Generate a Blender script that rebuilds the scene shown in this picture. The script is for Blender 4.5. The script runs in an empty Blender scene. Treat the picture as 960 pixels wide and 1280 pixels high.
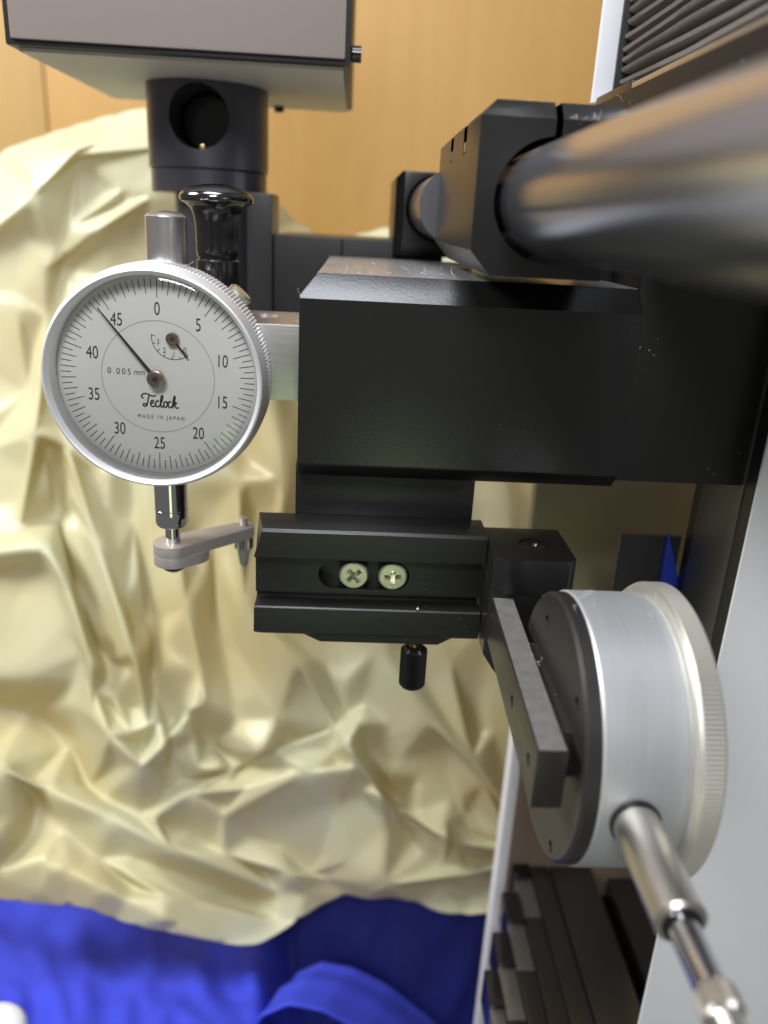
import bpy, bmesh, math, random
from mathutils.geometry import delaunay_2d_cdt
from mathutils import Vector, Matrix, noise
random.seed(7)
MM = 0.001
sc = bpy.context.scene
col = sc.collection

# ------------------------------------------------------------------ camera
FPX, PITCH, YAW, ROLL = 1000.0, math.radians(19.95), math.radians(2.85), math.radians(3.1)
CAMR = Matrix.Rotation(-YAW, 3, 'Z') @ Matrix.Rotation(math.pi/2 - PITCH, 3, 'X') @ Matrix.Rotation(ROLL, 3, 'Z')
cd = bpy.data.cameras.new('camera')
cam = bpy.data.objects.new('camera', cd); col.objects.link(cam)
cam.matrix_world = CAMR.to_4x4()
cd.sensor_fit = 'VERTICAL'; cd.sensor_height = 36.0; cd.lens = FPX/1280*36
cd.clip_start = 0.005; cd.clip_end = 20
cd.dof.use_dof = True; cd.dof.focus_distance = 0.186; cd.dof.aperture_fstop = 10.5
sc.camera = cam

# ------------------------------------------------------------------ world and lamps
w = bpy.data.worlds.new('World'); sc.world = w; w.use_nodes = True
bg = w.node_tree.nodes['Background']
bg.inputs[0].default_value = (0.62, 0.60, 0.58, 1); bg.inputs[1].default_value = 0.28

def lamp(name, loc, target, sx, sy, power, colour):
    l = bpy.data.lights.new(name, 'AREA'); l.shape = 'RECTANGLE'
    l.size, l.size_y, l.energy, l.color = sx*MM, sy*MM, power, colour
    o = bpy.data.objects.new(name, l); col.objects.link(o)
    o.location = Vector(loc)*MM
    o.rotation_euler = (Vector(target)-Vector(loc)).to_track_quat('-Z', 'Y').to_euler()
    return o
lamp('ceiling_lamp', (-620, 150, 480), (0, 300, -150), 300, 240, 9.0, (1.0, 0.985, 0.94))
lamp('ceiling_panel', (-120, 10, 800), (-20, 190, -60), 460, 330, 7.0, (0.88, 0.92, 1.0))
lamp('room_lamp', (-50, -280, 310), (30, 200, -60), 170, 120, 2.3, (0.97, 0.97, 1.0))
lamp('green_bounce_fill', (10, -170, -220), (0, 180, -85), 90, 90, 0.045, (0.74, 1.0, 0.5))  # added fill, stands in for green light bounced from an unseen surface

sc.view_settings.view_transform = 'Standard'; sc.view_settings.look = 'None'
sc.view_settings.exposure = 0.0; sc.view_settings.gamma = 1.0

# ------------------------------------------------------------------ helpers
def at(px, py, Y):
    """point of the photograph's pixel at depth Y (mm, machine axes)"""
    d = CAMR @ Vector(((px-480)/FPX, -(py-640)/FPX, -1))
    return d*(Y/d.y)
def atz(px, py, Z):
    d = CAMR @ Vector(((px-480)/FPX, -(py-640)/FPX, -1))
    return d*(Z/d.z)

ORIG = {}
def thing(name, base, label, cat, group=None):
    o = bpy.data.objects.new(name, None); col.objects.link(o)
    o.empty_display_size = 0.01
    o.location = Vector(base)*MM; ORIG[o] = Vector(base)
    o['label'] = label; o['category'] = cat
    if group: o['group'] = group
    return o
def finish(bm, name, mat, parent=None, smooth=35, base=None):
    bmesh.ops.recalc_face_normals(bm, faces=bm.faces[:])
    org = ORIG[parent] if parent else Vector(base if base else (0, 0, 0))
    for v in bm.verts: v.co = (v.co-org)*MM
    me = bpy.data.meshes.new(name); bm.to_mesh(me); bm.free()
    if smooth is not None:
        me.polygons.foreach_set('use_smooth', [True]*len(me.polygons))
        me.set_sharp_from_angle(angle=math.radians(smooth))
    me.materials.append(mat)
    o = bpy.data.objects.new(name, me); col.objects.link(o)
    if parent: o.parent = parent
    else: o.location = org*MM
    ORIG[o] = org
    return o
def tag(o, label, cat, group=None):
    o['label'] = label; o['category'] = cat
    if group: o['group'] = group
    return o
def structure(o):
    o['kind'] = 'structure'; return o

def box(bm, x0, x1, y0, y1, z0, z1):
    vs = [bm.verts.new((x, y, z)) for x in (x0, x1) for y in (y0, y1) for z in (z0, z1)]
    for f in ((0,1,3,2), (4,6,7,5), (0,4,5,1), (2,3,7,6), (0,2,6,4), (1,5,7,3)):
        bm.faces.new([vs[i] for i in f])
    return bm
def cut(bm, p, n):
    """slice a convex solid; the side the normal points to goes away"""
    g = bm.verts[:]+bm.edges[:]+bm.faces[:]
    r = bmesh.ops.bisect_plane(bm, geom=g, plane_co=p, plane_no=n, clear_outer=True)
    es = [e for e in r['geom_cut'] if isinstance(e, bmesh.types.BMEdge)]
    if es: bmesh.ops.edgenet_fill(bm, edges=es)
    return bm
def bev(bm, w=0.25, seg=2, ang=25):
    bmesh.ops.recalc_face_normals(bm, faces=bm.faces[:])
    bm.normal_update()
    es = [e for e in bm.edges if len(e.link_faces) == 2 and e.calc_face_angle(0) > math.radians(ang)]
    bmesh.ops.bevel(bm, geom=es, offset=w, segments=seg, profile=0.7, affect='EDGES', clamp_overlap=True)
    return bm
def prism(bm, poly, axis, a, b):
    """poly in the two remaining axes (cyclic order), run from a to b along axis"""
    def P(p, t):
        return {'X': (t, p[0], p[1]), 'Y': (p[0], t, p[1]), 'Z': (p[0], p[1], t)}[axis]
    A = [bm.verts.new(P(p, a)) for p in poly]; B = [bm.verts.new(P(p, b)) for p in poly]
    n = len(poly)
    bm.faces.new(A); bm.faces.new(B[::-1])
    for i in range(n): bm.faces.new((A[i], B[i], B[(i+1) % n], A[(i+1) % n]))
    return bm
def lathe(bm, prof, c, axis, seg=64, teeth=None, close=True):
    """prof = [(radius, coordinate along the axis)], c = centre in the two other axes"""
    rings = []
    for k, (r, h) in enumerate(prof):
        ring = []
        for i in range(seg):
            a = 2*math.pi*i/seg
            rr = r + (teeth[1]*(1 if i % 2 else -1) if teeth and k in teeth[0] else 0)
            u, v = c[0]+rr*math.cos(a), c[1]+rr*math.sin(a)
            ring.append(bm.verts.new({'X': (h, u, v), 'Y': (u, h, v), 'Z': (u, v, h)}[axis]))
        rings.append(ring)
    for A, B in zip(rings, rings[1:]):
        for i in range(seg):
            bm.faces.new((A[i], A[(i+1) % seg], B[(i+1) % seg], B[i]))
    if close:
        if prof[0][0] > 1e-6: bm.faces.new(rings[0])
        if prof[-1][0] > 1e-6: bm.faces.new(rings[-1][::-1])
    bmesh.ops.remove_doubles(bm, verts=bm.verts[:], dist=1e-5)
    return bm
def tube(bm, pts, r, seg=6):
    pts = [Vector(p) for p in pts]; rings = []
    for i, p in enumerate(pts):
        t = (pts[min(i+1, len(pts)-1)]-pts[max(i-1, 0)]).normalized()
        u = t.orthogonal().normalized(); v = t.cross(u)
        rings.append([bm.verts.new(p+u*r*math.cos(2*math.pi*k/seg)+v*r*math.sin(2*math.pi*k/seg)) for k in range(seg)])
    for A, B in zip(rings, rings[1:]):
        for k in range(seg): bm.faces.new((A[k], A[(k+1) % seg], B[(k+1) % seg], B[k]))
    bm.faces.new(rings[0]); bm.faces.new(rings[-1][::-1])
    return bm
def carve(bm, cutters):
    """boolean difference; returns a new bmesh"""
    bmesh.ops.recalc_face_normals(bm, faces=bm.faces[:])
    me = bpy.data.meshes.new('t'); bm.to_mesh(me); bm.free()
    o = bpy.data.objects.new('t', me); col.objects.link(o); tmp = []
    for cb in cutters:
        bmesh.ops.recalc_face_normals(cb, faces=cb.faces[:])
        cm = bpy.data.meshes.new('c'); cb.to_mesh(cm); cb.free()
        co = bpy.data.objects.new('c', cm); col.objects.link(co); tmp.append(co)
        m = o.modifiers.new('b', 'BOOLEAN'); m.operation = 'DIFFERENCE'; m.solver = 'EXACT'; m.object = co
    bpy.context.view_layer.update()
    ev = o.evaluated_get(bpy.context.evaluated_depsgraph_get())
    out = bmesh.new(); m2 = ev.to_mesh(); out.from_mesh(m2); ev.to_mesh_clear()
    for t in tmp+[o]:
        m = t.data; bpy.data.objects.remove(t); bpy.data.meshes.remove(m)
    return out
def B(): return bmesh.new()

# ------------------------------------------------------------------ materials
def mat(name, base, rough=0.5, metal=0.0, spec=0.5, grain=0.0, grain_scale=(1, 1, 1), bump=0.0, bump_scale=800.0,
        dust=0.0, dust_scale=700.0, vary=0.0, coat=0.0, rvar=0.0):
    m = bpy.data.materials.new(name); m.use_nodes = True
    nt = m.node_tree; p = nt.nodes['Principled BSDF']
    p.inputs['Base Color'].default_value = (*base, 1); p.inputs['Roughness'].default_value = rough
    p.inputs['Metallic'].default_value = metal; p.inputs['Specular IOR Level'].default_value = spec
    p.inputs['Coat Weight'].default_value = coat
    tc = nt.nodes.new('ShaderNodeTexCoord')
    L = nt.links.new
    def N(t, **k):
        n = nt.nodes.new(t)
        for a, b in k.items(): setattr(n, a, b)
        return n
    colour = None
    if grain or vary:
        mp = N('ShaderNodeMapping'); mp.inputs['Scale'].default_value = grain_scale
        L(tc.outputs['Object'], mp.inputs['Vector'])
        nz = N('ShaderNodeTexNoise'); nz.inputs['Scale'].default_value = 400; nz.inputs['Detail'].default_value = 4
        L(mp.outputs[0], nz.inputs['Vector'])
        mr = N('ShaderNodeMapRange'); mr.inputs['To Min'].default_value = 1-(grain+vary); mr.inputs['To Max'].default_value = 1+(grain+vary)
        L(nz.outputs['Fac'], mr.inputs['Value'])
        mx = N('ShaderNodeMix', data_type='RGBA', blend_type='MULTIPLY'); mx.inputs[0].default_value = 1
        mx.inputs[6].default_value = (*base, 1); L(mr.outputs[0], mx.inputs[7]); colour = mx.outputs[2]
        if rvar:
            m2 = N('ShaderNodeMapRange'); m2.inputs['To Min'].default_value = rough-rvar; m2.inputs['To Max'].default_value = rough+rvar
            L(nz.outputs['Fac'], m2.inputs['Value']); L(m2.outputs[0], p.inputs['Roughness'])
    if dust:
        v = N('ShaderNodeTexVoronoi'); v.inputs['Scale'].default_value = dust_scale
        L(tc.outputs['Object'], v.inputs['Vector'])
        nn = N('ShaderNodeTexNoise'); nn.inputs['Scale'].default_value = 60; L(tc.outputs['Object'], nn.inputs['Vector'])
        r1 = N('ShaderNodeMapRange'); r1.inputs['From Min'].default_value = 0.16; r1.inputs['From Max'].default_value = 0.07
        L(v.outputs['Distance'], r1.inputs['Value'])
        r2 = N('ShaderNodeMapRange'); r2.inputs['From Min'].default_value = 0.52; r2.inputs['From Max'].default_value = 0.75
        L(nn.outputs['Fac'], r2.inputs['Value'])
        sel = N('ShaderNodeSeparateColor'); L(v.outputs['Color'], sel.inputs[0])
        gt = N('ShaderNodeMath', operation='LESS_THAN'); gt.inputs[1].default_value = 0.45; L(sel.outputs[0], gt.inputs[0])
        m1 = N('ShaderNodeMath', operation='MULTIPLY'); L(r1.outputs[0], m1.inputs[0]); L(r2.outputs[0], m1.inputs[1])
        m3 = N('ShaderNodeMath', operation='MULTIPLY'); L(m1.outputs[0], m3.inputs[0]); L(gt.outputs[0], m3.inputs[1])
        m4 = N('ShaderNodeMath', operation='MULTIPLY'); L(m3.outputs[0], m4.inputs[0]); m4.inputs[1].default_value = dust
        mx = N('ShaderNodeMix', data_type='RGBA'); L(m4.outputs[0], mx.inputs[0])
        if colour: L(colour, mx.inputs[6])
        else: mx.inputs[6].default_value = (*base, 1)
        mx.inputs[7].default_value = (0.55, 0.52, 0.46, 1); colour = mx.outputs[2]
        m5 = N('ShaderNodeMath', operation='SUBTRACT'); m5.inputs[0].default_value = metal; m5.use_clamp = True
        L(m4.outputs[0], m5.inputs[1]); L(m5.outputs[0], p.inputs['Metallic'])
    if colour: L(colour, p.inputs['Base Color'])
    if bump:
        mp = N('ShaderNodeMapping'); mp.inputs['Scale'].default_value = grain_scale
        L(tc.outputs['Object'], mp.inputs['Vector'])
        nz = N('ShaderNodeTexNoise'); nz.inputs['Scale'].default_value = bump_scale; nz.inputs['Detail'].default_value = 3
        L(mp.outputs[0], nz.inputs['Vector'])
        bp = N('ShaderNodeBump'); bp.inputs['Strength'].default_value = bump; bp.inputs['Distance'].default_value = 0.0002
        L(nz.outputs['Fac'], bp.inputs['Height']); L(bp.outputs[0], p.inputs['Normal'])
    return m

M = {}
M['black'] = mat('black_anodised', (0.008, 0.0078, 0.0078), 0.3, 0.0, 0.6, bump=0.12, bump_scale=1500, dust=0.25)
M['side_black'] = mat('black_side_plate', (0.011, 0.0105, 0.0105), 0.4, 0.0, 0.5, dust=0.8, dust_scale=600)
M['rail_black'] = mat('dusty_black_plate', (0.013, 0.011, 0.010), 0.5, 0.0, 0.18, dust=0.9, dust_scale=500)
M['brushed_black'] = mat('black_anodised_brushed', (0.010, 0.010, 0.009), 0.36, 0.0, 0.6, grain=0.25, grain_scale=(0.05, 1, 8), bump=0.25, bump_scale=900, dust=0.3)
M['black_sheet'] = mat('black_paint', (0.012, 0.012, 0.012), 0.45)
M['black_gloss'] = mat('black_plastic', (0.01, 0.01, 0.01), 0.16)
M['alu'] = mat('satin_aluminium', (0.56, 0.58, 0.60), 0.47, 0.6, 0.5, grain=0.07, grain_scale=(9, 0.25, 0.25), bump=0.12, bump_scale=900, rvar=0.08)
M['bezel'] = mat('anodised_bezel', (0.82, 0.82, 0.83), 0.45, 0.6, 0.5, bump=0.12, bump_scale=3000)
M['champagne'] = mat('pale_gold_bezel', (0.74, 0.715, 0.65), 0.42, 0.8, 0.5, bump=0.1, bump_scale=3000)
M['bar'] = mat('milled_aluminium', (0.66, 0.65, 0.63), 0.34, 1.0, 0.5, grain=0.1, grain_scale=(0.1, 1, 6), bump=0.15, bump_scale=1500)
M['steel'] = mat('turned_steel', (0.80, 0.78, 0.76), 0.26, 1.0, grain=0.06, grain_scale=(1, 1, 14), bump=0.1, bump_scale=1200)
M['satin_steel'] = mat('satin_steel', (0.66, 0.63, 0.58), 0.3, 1.0, grain=0.05, grain_scale=(1, 14, 1), bump=0.1, bump_scale=1000)
M['chrome'] = mat('chrome', (0.62, 0.62, 0.64), 0.07, 1.0)
M['dark_chrome'] = mat('dark_chrome', (0.16, 0.16, 0.17), 0.12, 1.0)
M['rod'] = mat('ground_rod', (0.50, 0.51, 0.57), 0.21, 0.97, grain=0.02, grain_scale=(1, 0.3, 1), bump=0.02, bump_scale=900, dust=0.5, dust_scale=900)
M['back_plate'] = mat('dark_back_plate', (0.05, 0.046, 0.045), 0.42, 0.6, dust=0.8, dust_scale=600, bump=0.1, bump_scale=900)
M['lug'] = mat('cast_lug_lit', (0.25, 0.24, 0.232), 0.6, 0.75, bump=0.9, bump_scale=2600, grain=0.35, dust=0.7, dust_scale=1500)  # rough cast top of the lug, overhead light put into its paler colour
M['lug_body'] = mat('lug_steel_shaded', (0.016, 0.014, 0.013), 0.34, 0.0, dust=0.8, dust_scale=900, bump=0.15, bump_scale=1200)  # sides of the same lug, shade put into the dark colour
M['arm'] = mat('cast_zinc', (0.55, 0.51, 0.49), 0.5, 0.7, bump=0.5, bump_scale=1800, grain=0.15)
M['brass'] = mat('brass', (0.62, 0.46, 0.20), 0.3, 1.0)
M['copper'] = mat('bronze_hub', (0.36, 0.27, 0.23), 0.32, 1.0)
M['dial'] = mat('dial_paper', (0.76, 0.75, 0.735), 0.6, 0.0, 0.3)
M['print'] = mat('black_ink', (0.02, 0.02, 0.02), 0.6)
M['ring_print'] = mat('grey_ring', (0.36, 0.36, 0.35), 0.6)
M['pointer'] = mat('pointer_paint', (0.045, 0.025, 0.022), 0.4)
M['zinc'] = mat('zinc_screw', (0.66, 0.66, 0.52), 0.35, 0.9, bump=0.2, bump_scale=1500)
M['head_grey'] = mat('grey_painted_sheet', (0.25, 0.21, 0.19), 0.55, bump=0.1, bump_scale=1200)
M['head_under'] = mat('sheet_cloth_bounce', (0.66, 0.63, 0.54), 0.5)  # paler underside: light reflected from the cream sheet is in its colour
M['post'] = mat('grey_black_post', (0.10, 0.10, 0.115), 0.3, 0.7)
M['white'] = mat('white_painted_panel', (0.80, 0.82, 0.86), 0.35, bump=0.05, bump_scale=300)
M['white_strip'] = mat('white_edge_strip', (0.72, 0.73, 0.78), 0.4)
M['grey_strip'] = mat('grey_metal_strip', (0.085, 0.085, 0.087), 0.4, 0.3, grain=0.1, grain_scale=(1, 1, 0.1))
M['brown_plate'] = mat('brown_painted_plate', (0.42, 0.37, 0.23), 0.4)
M['dark_plate'] = mat('dark_plate', (0.03, 0.03, 0.032), 0.35)
M['slide'] = mat('slide_steel', (0.105, 0.10, 0.096), 0.25, 0.9, grain=0.15, grain_scale=(6, 0.2, 1))
M['slide_light'] = mat('slide_steel_bright', (0.28, 0.28, 0.285), 0.3, 0.9, grain=0.1)
M['pink_plate'] = mat('tan_painted_plate', (0.27, 0.205, 0.165), 0.45)
M['bellows'] = mat('bellows_fabric', (0.15, 0.135, 0.12), 0.7, 0.0, 0.3, bump=0.6, bump_scale=900, dust=0.5, dust_scale=900)
M['lint'] = mat('lint', (0.62, 0.60, 0.56), 0.8)
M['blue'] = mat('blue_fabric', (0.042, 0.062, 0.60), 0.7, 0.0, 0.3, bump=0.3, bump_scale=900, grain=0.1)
M['shaded_blue'] = mat('blue_fabric_shaded', (0.03, 0.038, 0.25), 0.75, 0.0, 0.3, bump=0.3, bump_scale=900, grain=0.1)  # the blue cloth again, shade painted into a darker base colour
M['white_plastic'] = mat('white_plastic', (0.75, 0.76, 0.8), 0.4)
M['wedge_blue'] = mat('wedge_blue', (0.02, 0.05, 0.42), 0.4)

def grey_up_faces(m, amount, col_=(0.34, 0.32, 0.30)):
    """a grey tone mixed into the faces that look straight up"""
    nt = m.node_tree; p = nt.nodes['Principled BSDF']; L = nt.links.new
    geo = nt.nodes.new('ShaderNodeNewGeometry'); sep = nt.nodes.new('ShaderNodeSeparateXYZ'); L(geo.outputs['Normal'], sep.inputs[0])
    mr = nt.nodes.new('ShaderNodeMapRange'); mr.inputs['From Min'].default_value = 0.8; mr.inputs['From Max'].default_value = 1.0
    mr.inputs['To Max'].default_value = amount; L(sep.outputs[2], mr.inputs['Value'])
    tc = nt.nodes.new('ShaderNodeTexCoord'); nz = nt.nodes.new('ShaderNodeTexNoise'); nz.inputs['Scale'].default_value = 900; nz.inputs['Detail'].default_value = 5
    L(tc.outputs['Object'], nz.inputs['Vector'])
    m2 = nt.nodes.new('ShaderNodeMath'); m2.operation = 'MULTIPLY'; L(mr.outputs[0], m2.inputs[0]); L(nz.outputs['Fac'], m2.inputs[1])
    mx = nt.nodes.new('ShaderNodeMix'); mx.data_type = 'RGBA'; L(m2.outputs[0], mx.inputs[0]); mx.inputs[7].default_value = (*col_, 1)
    src = p.inputs['Base Color'].links
    if src: L(src[0].from_socket, mx.inputs[6])
    else: mx.inputs[6].default_value = p.inputs['Base Color'].default_value
    L(mx.outputs[2], p.inputs['Base Color'])
    return m
M['block_black'] = grey_up_faces(mat('black_anodised_block', (0.008, 0.0078, 0.0078), 0.28, 0.0, 0.65, bump=0.12, bump_scale=1500, dust=0.12), 1.0, (0.30, 0.30, 0.31))  # block material with a grey tone on its upward faces

def glass_mat():
    m = bpy.data.materials.new('crystal'); m.use_nodes = True; nt = m.node_tree
    for n in list(nt.nodes): nt.nodes.remove(n)
    o = nt.nodes.new('ShaderNodeOutputMaterial'); mx = nt.nodes.new('ShaderNodeMixShader')
    t = nt.nodes.new('ShaderNodeBsdfTransparent'); g = nt.nodes.new('ShaderNodeBsdfGlossy'); f = nt.nodes.new('ShaderNodeFresnel')
    t.inputs[0].default_value = (0.965, 0.975, 0.965, 1); g.inputs['Roughness'].default_value = 0.03; f.inputs[0].default_value = 1.5
    nt.links.new(f.outputs[0], mx.inputs[0]); nt.links.new(t.outputs[0], mx.inputs[1]); nt.links.new(g.outputs[0], mx.inputs[2])
    nt.links.new(mx.outputs[0], o.inputs[0]); return m
M['glass'] = glass_mat()

def sheet_mat():
    m = bpy.data.materials.new('cream_plastic_sheet'); m.use_nodes = True; nt = m.node_tree; L = nt.links.new
    p = nt.nodes['Principled BSDF']; out = nt.nodes['Material Output']
    tc = nt.nodes.new('ShaderNodeTexCoord')
    nz = nt.nodes.new('ShaderNodeTexNoise'); nz.inputs['Scale'].default_value = 9; nz.inputs['Detail'].default_value = 3
    L(tc.outputs['Object'], nz.inputs['Vector'])
    r = nt.nodes.new('ShaderNodeValToRGB')
    r.color_ramp.elements[0].position = 0.38; r.color_ramp.elements[0].color = (0.715, 0.65, 0.39, 1)
    r.color_ramp.elements[1].position = 0.62; r.color_ramp.elements[1].color = (0.79, 0.82, 0.655, 1)
    L(nz.outputs['Fac'], r.inputs[0]); L(r.outputs[0], p.inputs['Base Color'])
    p.inputs['Roughness'].default_value = 0.36; p.inputs['Specular IOR Level'].default_value = 0.7
    n2 = nt.nodes.new('ShaderNodeTexNoise'); n2.inputs['Scale'].default_value = 45; n2.inputs['Detail'].default_value = 4
    L(tc.outputs['Object'], n2.inputs['Vector'])
    b = nt.nodes.new('ShaderNodeBump'); b.inputs['Strength'].default_value = 0.10; b.inputs['Distance'].default_value = 0.004
    L(n2.outputs['Fac'], b.inputs['Height']); L(b.outputs[0], p.inputs['Normal'])
    tr = nt.nodes.new('ShaderNodeBsdfTranslucent'); tr.inputs[0].default_value = (0.84, 0.78, 0.44, 1); L(b.outputs[0], tr.inputs['Normal'])
    mx = nt.nodes.new('ShaderNodeMixShader'); mx.inputs[0].default_value = 0.45
    L(p.outputs[0], mx.inputs[1]); L(tr.outputs[0], mx.inputs[2]); L(mx.outputs[0], out.inputs[0])
    return m
M['sheet'] = sheet_mat()

def wood_mat(name, c1, c2):
    m = bpy.data.materials.new(name); m.use_nodes = True; nt = m.node_tree; L = nt.links.new
    p = nt.nodes['Principled BSDF']; p.inputs['Roughness'].default_value = 0.5
    tc = nt.nodes.new('ShaderNodeTexCoord'); mp = nt.nodes.new('ShaderNodeMapping')
    mp.inputs['Scale'].default_value = (9, 9, 0.7); L(tc.outputs['Object'], mp.inputs['Vector'])
    nz = nt.nodes.new('ShaderNodeTexNoise'); nz.inputs['Scale'].default_value = 9; nz.inputs['Detail'].default_value = 6; nz.inputs['Distortion'].default_value = 0.6
    L(mp.outputs[0], nz.inputs['Vector'])
    r = nt.nodes.new('ShaderNodeValToRGB'); r.color_ramp.elements[0].position = 0.3; r.color_ramp.elements[1].position = 0.72
    r.color_ramp.elements[0].color = (*c1, 1); r.color_ramp.elements[1].color = (*c2, 1)
    L(nz.outputs['Fac'], r.inputs[0]); L(r.outputs[0], p.inputs['Base Color']); return m
M['wood'] = wood_mat('light_wood', (0.42, 0.262, 0.088), (0.465, 0.30, 0.106))
M['wood2'] = wood_mat('orange_wood', (0.45, 0.252, 0.073), (0.48, 0.28, 0.085))

# ------------------------------------------------------------------ setting: wooden wall
WY = 620
wall = structure(finish(box(B(), -520, 420, WY+10, WY+18, -900, 520), 'wall', M['wood'], smooth=None))
xs = at(56, 110, WY).x
for x0, x1, mm in ((-520, xs-0.6, 'wood'), (xs+0.6, xs+520, 'wood2'), (xs+521.5, 420, 'wood')):
    if x1 > x0:
        bm = bev(box(B(), x0, x1, WY, WY+10.5, -900, 520), 0.6)
        finish(bm, 'wood_panel', M[mm], wall)

# ------------------------------------------------------------------ cream sheet
def lerp_poly(pts, u):
    if u <= pts[0][0]: return pts[0][1]
    for (a, b), (c, d) in zip(pts, pts[1:]):
        if u <= c:
            return b+(d-b)*(u-a)/(c-a)
    return pts[-1][1]
TOP = [(-90, 225), (0, 186), (60, 165), (120, 146), (180, 130), (250, 140), (325, 222), (385, 289), (430, 291), (490, 275), (560, 268), (780, 270)]
HEM = [(-90, 1120), (0, 1127), (60, 1131), (110, 1137), (150, 1155), (210, 1166), (250, 1172), (320, 1186), (345, 1170), (425, 1117), (460, 1126),
       (500, 1121), (540, 1138), (555, 1149), (600, 1143), (660, 1150), (780, 1150)]
CREASE = [  # polyline (px), height mm, width on either side px, exponent (1 = sharp crease, 2 = soft roll)
    ([(-60, 330), (40, 245), (100, 185)], 12, 12, 60, 1), ([(40, 208), (90, 192), (230, 184)], 6, 10, 45, 1),
    ([(60, 335), (120, 290), (190, 240)], 11, 12, 40, 1), ([(85, 285), (160, 238)], 6, 8, 22, 1),
    ([(96, 200), (80, 330), (66, 500)], -9, 32, 46, 1.5), ([(20, 380), (44, 540), (24, 660)], 14, 50, 46, 2),
    ([(58, 560), (70, 640), (96, 740), (134, 830)], -17, 16, 20, 1.5),
    ([(84, 560), (120, 680), (164, 815), (182, 905)], 17, 20, 26, 1.4),
    ([(160, 560), (166, 650), (186, 780), (194, 850)], -12, 12, 18, 1.4),
    ([(-60, 700), (58, 684), (84, 735), (118, 830), (120, 900)], 20, 44, 18, 1.4),
    ([(215, 600), (232, 760), (262, 880)], 12, 34, 40, 2), ([(300, 600), (306, 760), (350, 900)], 12, 30, 34, 2),
    ([(262, 640), (272, 800), (300, 900)], -8, 20, 24, 1.6),
    ([(-60, 872), (40, 884), (90, 930), (110, 985)], -26, 22, 44, 1.4),
    ([(112, 850), (140, 920), (178, 958), (206, 930), (238, 886)], 18, 12, 18, 1.1), ([(140, 868), (166, 918), (196, 900)], 10, 8, 12, 1),
    ([(196, 870), (212, 905), (216, 940)], -10, 10, 12, 1.4),
    ([(225, 880), (262, 930), (310, 952)], -18, 20, 16, 1.5), ([(230, 975), (300, 958), (360, 928)], -14, 8, 14, 1.2),
    ([(240, 990), (330, 944), (450, 898)], 15, 14, 26, 1.2),
    ([(-80, 940), (0, 962), (60, 988), (140, 1024), (215, 1062), (350, 1118)], 16, 15, 60, 1.25),
    ([(190, 1020), (240, 992), (310, 984)], 15, 12, 30, 1.1), ([(52, 1000), (38, 1050), (10, 1120)], -8, 26, 20, 1.5),
    ([(150, 1085), (240, 1122), (345, 1150)], 9, 14, 28, 1.2), ([(120, 1070), (170, 1110), (200, 1160)], -5, 20, 20, 1.5),
    ([(370, 820), (432, 928), (474, 992), (560, 1048), (640, 1062)], 19, 34, 14, 1.25), ([(462, 940), (492, 1000), (510, 1048)], -18, 14, 13, 1.4),
    ([(470, 810), (540, 900), (640, 1020)], 11, 16, 34, 1.3), ([(560, 820), (590, 950), (640, 1050)], 10, 26, 22, 1.5),
    ([(280, 1020), (390, 962), (445, 958), (490, 1010)], 12, 16, 34, 1.3), ([(280, 1066), (360, 1094), (480, 1106), (660, 1076)], 14, 22, 44, 1.5),
    ([(404, 830), (434, 890)], -10, 8, 11, 1.2), ([(340, 480), (356, 600), (338, 720)], 12, 24, 30, 1.6), ([(622, 560), (636, 640), (640, 760)], 9, 14, 24, 1.4),
    ([(556, 1020), (582, 1090), (556, 1160)], 7, 14, 16, 1.3), ([(330, 1180), (380, 1120), (440, 1075)], 9, 14, 24, 1.3),
    ([(-60, 560), (50, 480), (96, 380)], 8, 20, 34, 1.3),
]
LOW = [(-90, 945), (0, 975), (60, 1000), (140, 1036), (215, 1074), (320, 1122), (420, 1120), (780, 1130)]
SHEET_GAIN = 0.82
def sheet_base(v):
    s = min(1, max(0, (v-250)/850)); s = s*s*(3-2*s)
    return 405-88*s
rs = random.Random(11)
verts2, hts, cons = [], [], []
def addv(u, v, h):
    for k, q in enumerate(verts2):
        if (q.x-u)**2+(q.y-v)**2 < 36: return k
    verts2.append(Vector((u, v))); hts.append(h); return len(verts2)-1
def hbase(u, v):
    low = 36*min(1, max(0, (v-lerp_poly(LOW, u))/70))            # the lowest flap swings out towards the front
    return low+8*noise.noise((u/140, v/260, 0.7))+3.5*noise.noise((u/60, v/110, 4.1))
us = list(range(-90, 781, 29))
topk = [addv(u, lerp_poly(TOP, u), -6+hbase(u, 200)) for u in us]
hemk = [addv(u, lerp_poly(HEM, u), hbase(u, lerp_poly(HEM, u))+4*noise.noise((u/45, 3, 1))) for u in us]
cons += list(zip(topk, topk[1:]))+list(zip(hemk, hemk[1:]))
for pts, amp, wl, wr, ex in CREASE:                          # ridges and valleys of the film
    prev = None
    for k, (u, v) in enumerate(pts):
        t, b = lerp_poly(TOP, u), lerp_poly(HEM, u)
        if not (-88 < u < 778 and t+14 < v < b-12): prev = None; continue
        h = amp*(0.45 if k in (0, len(pts)-1) else 1.0)+0.8*hbase(u, v)
        q = addv(u+rs.uniform(-3, 3), v+rs.uniform(-3, 3), h)
        if prev is not None and prev != q: cons.append((prev, q))
        prev = q
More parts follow.
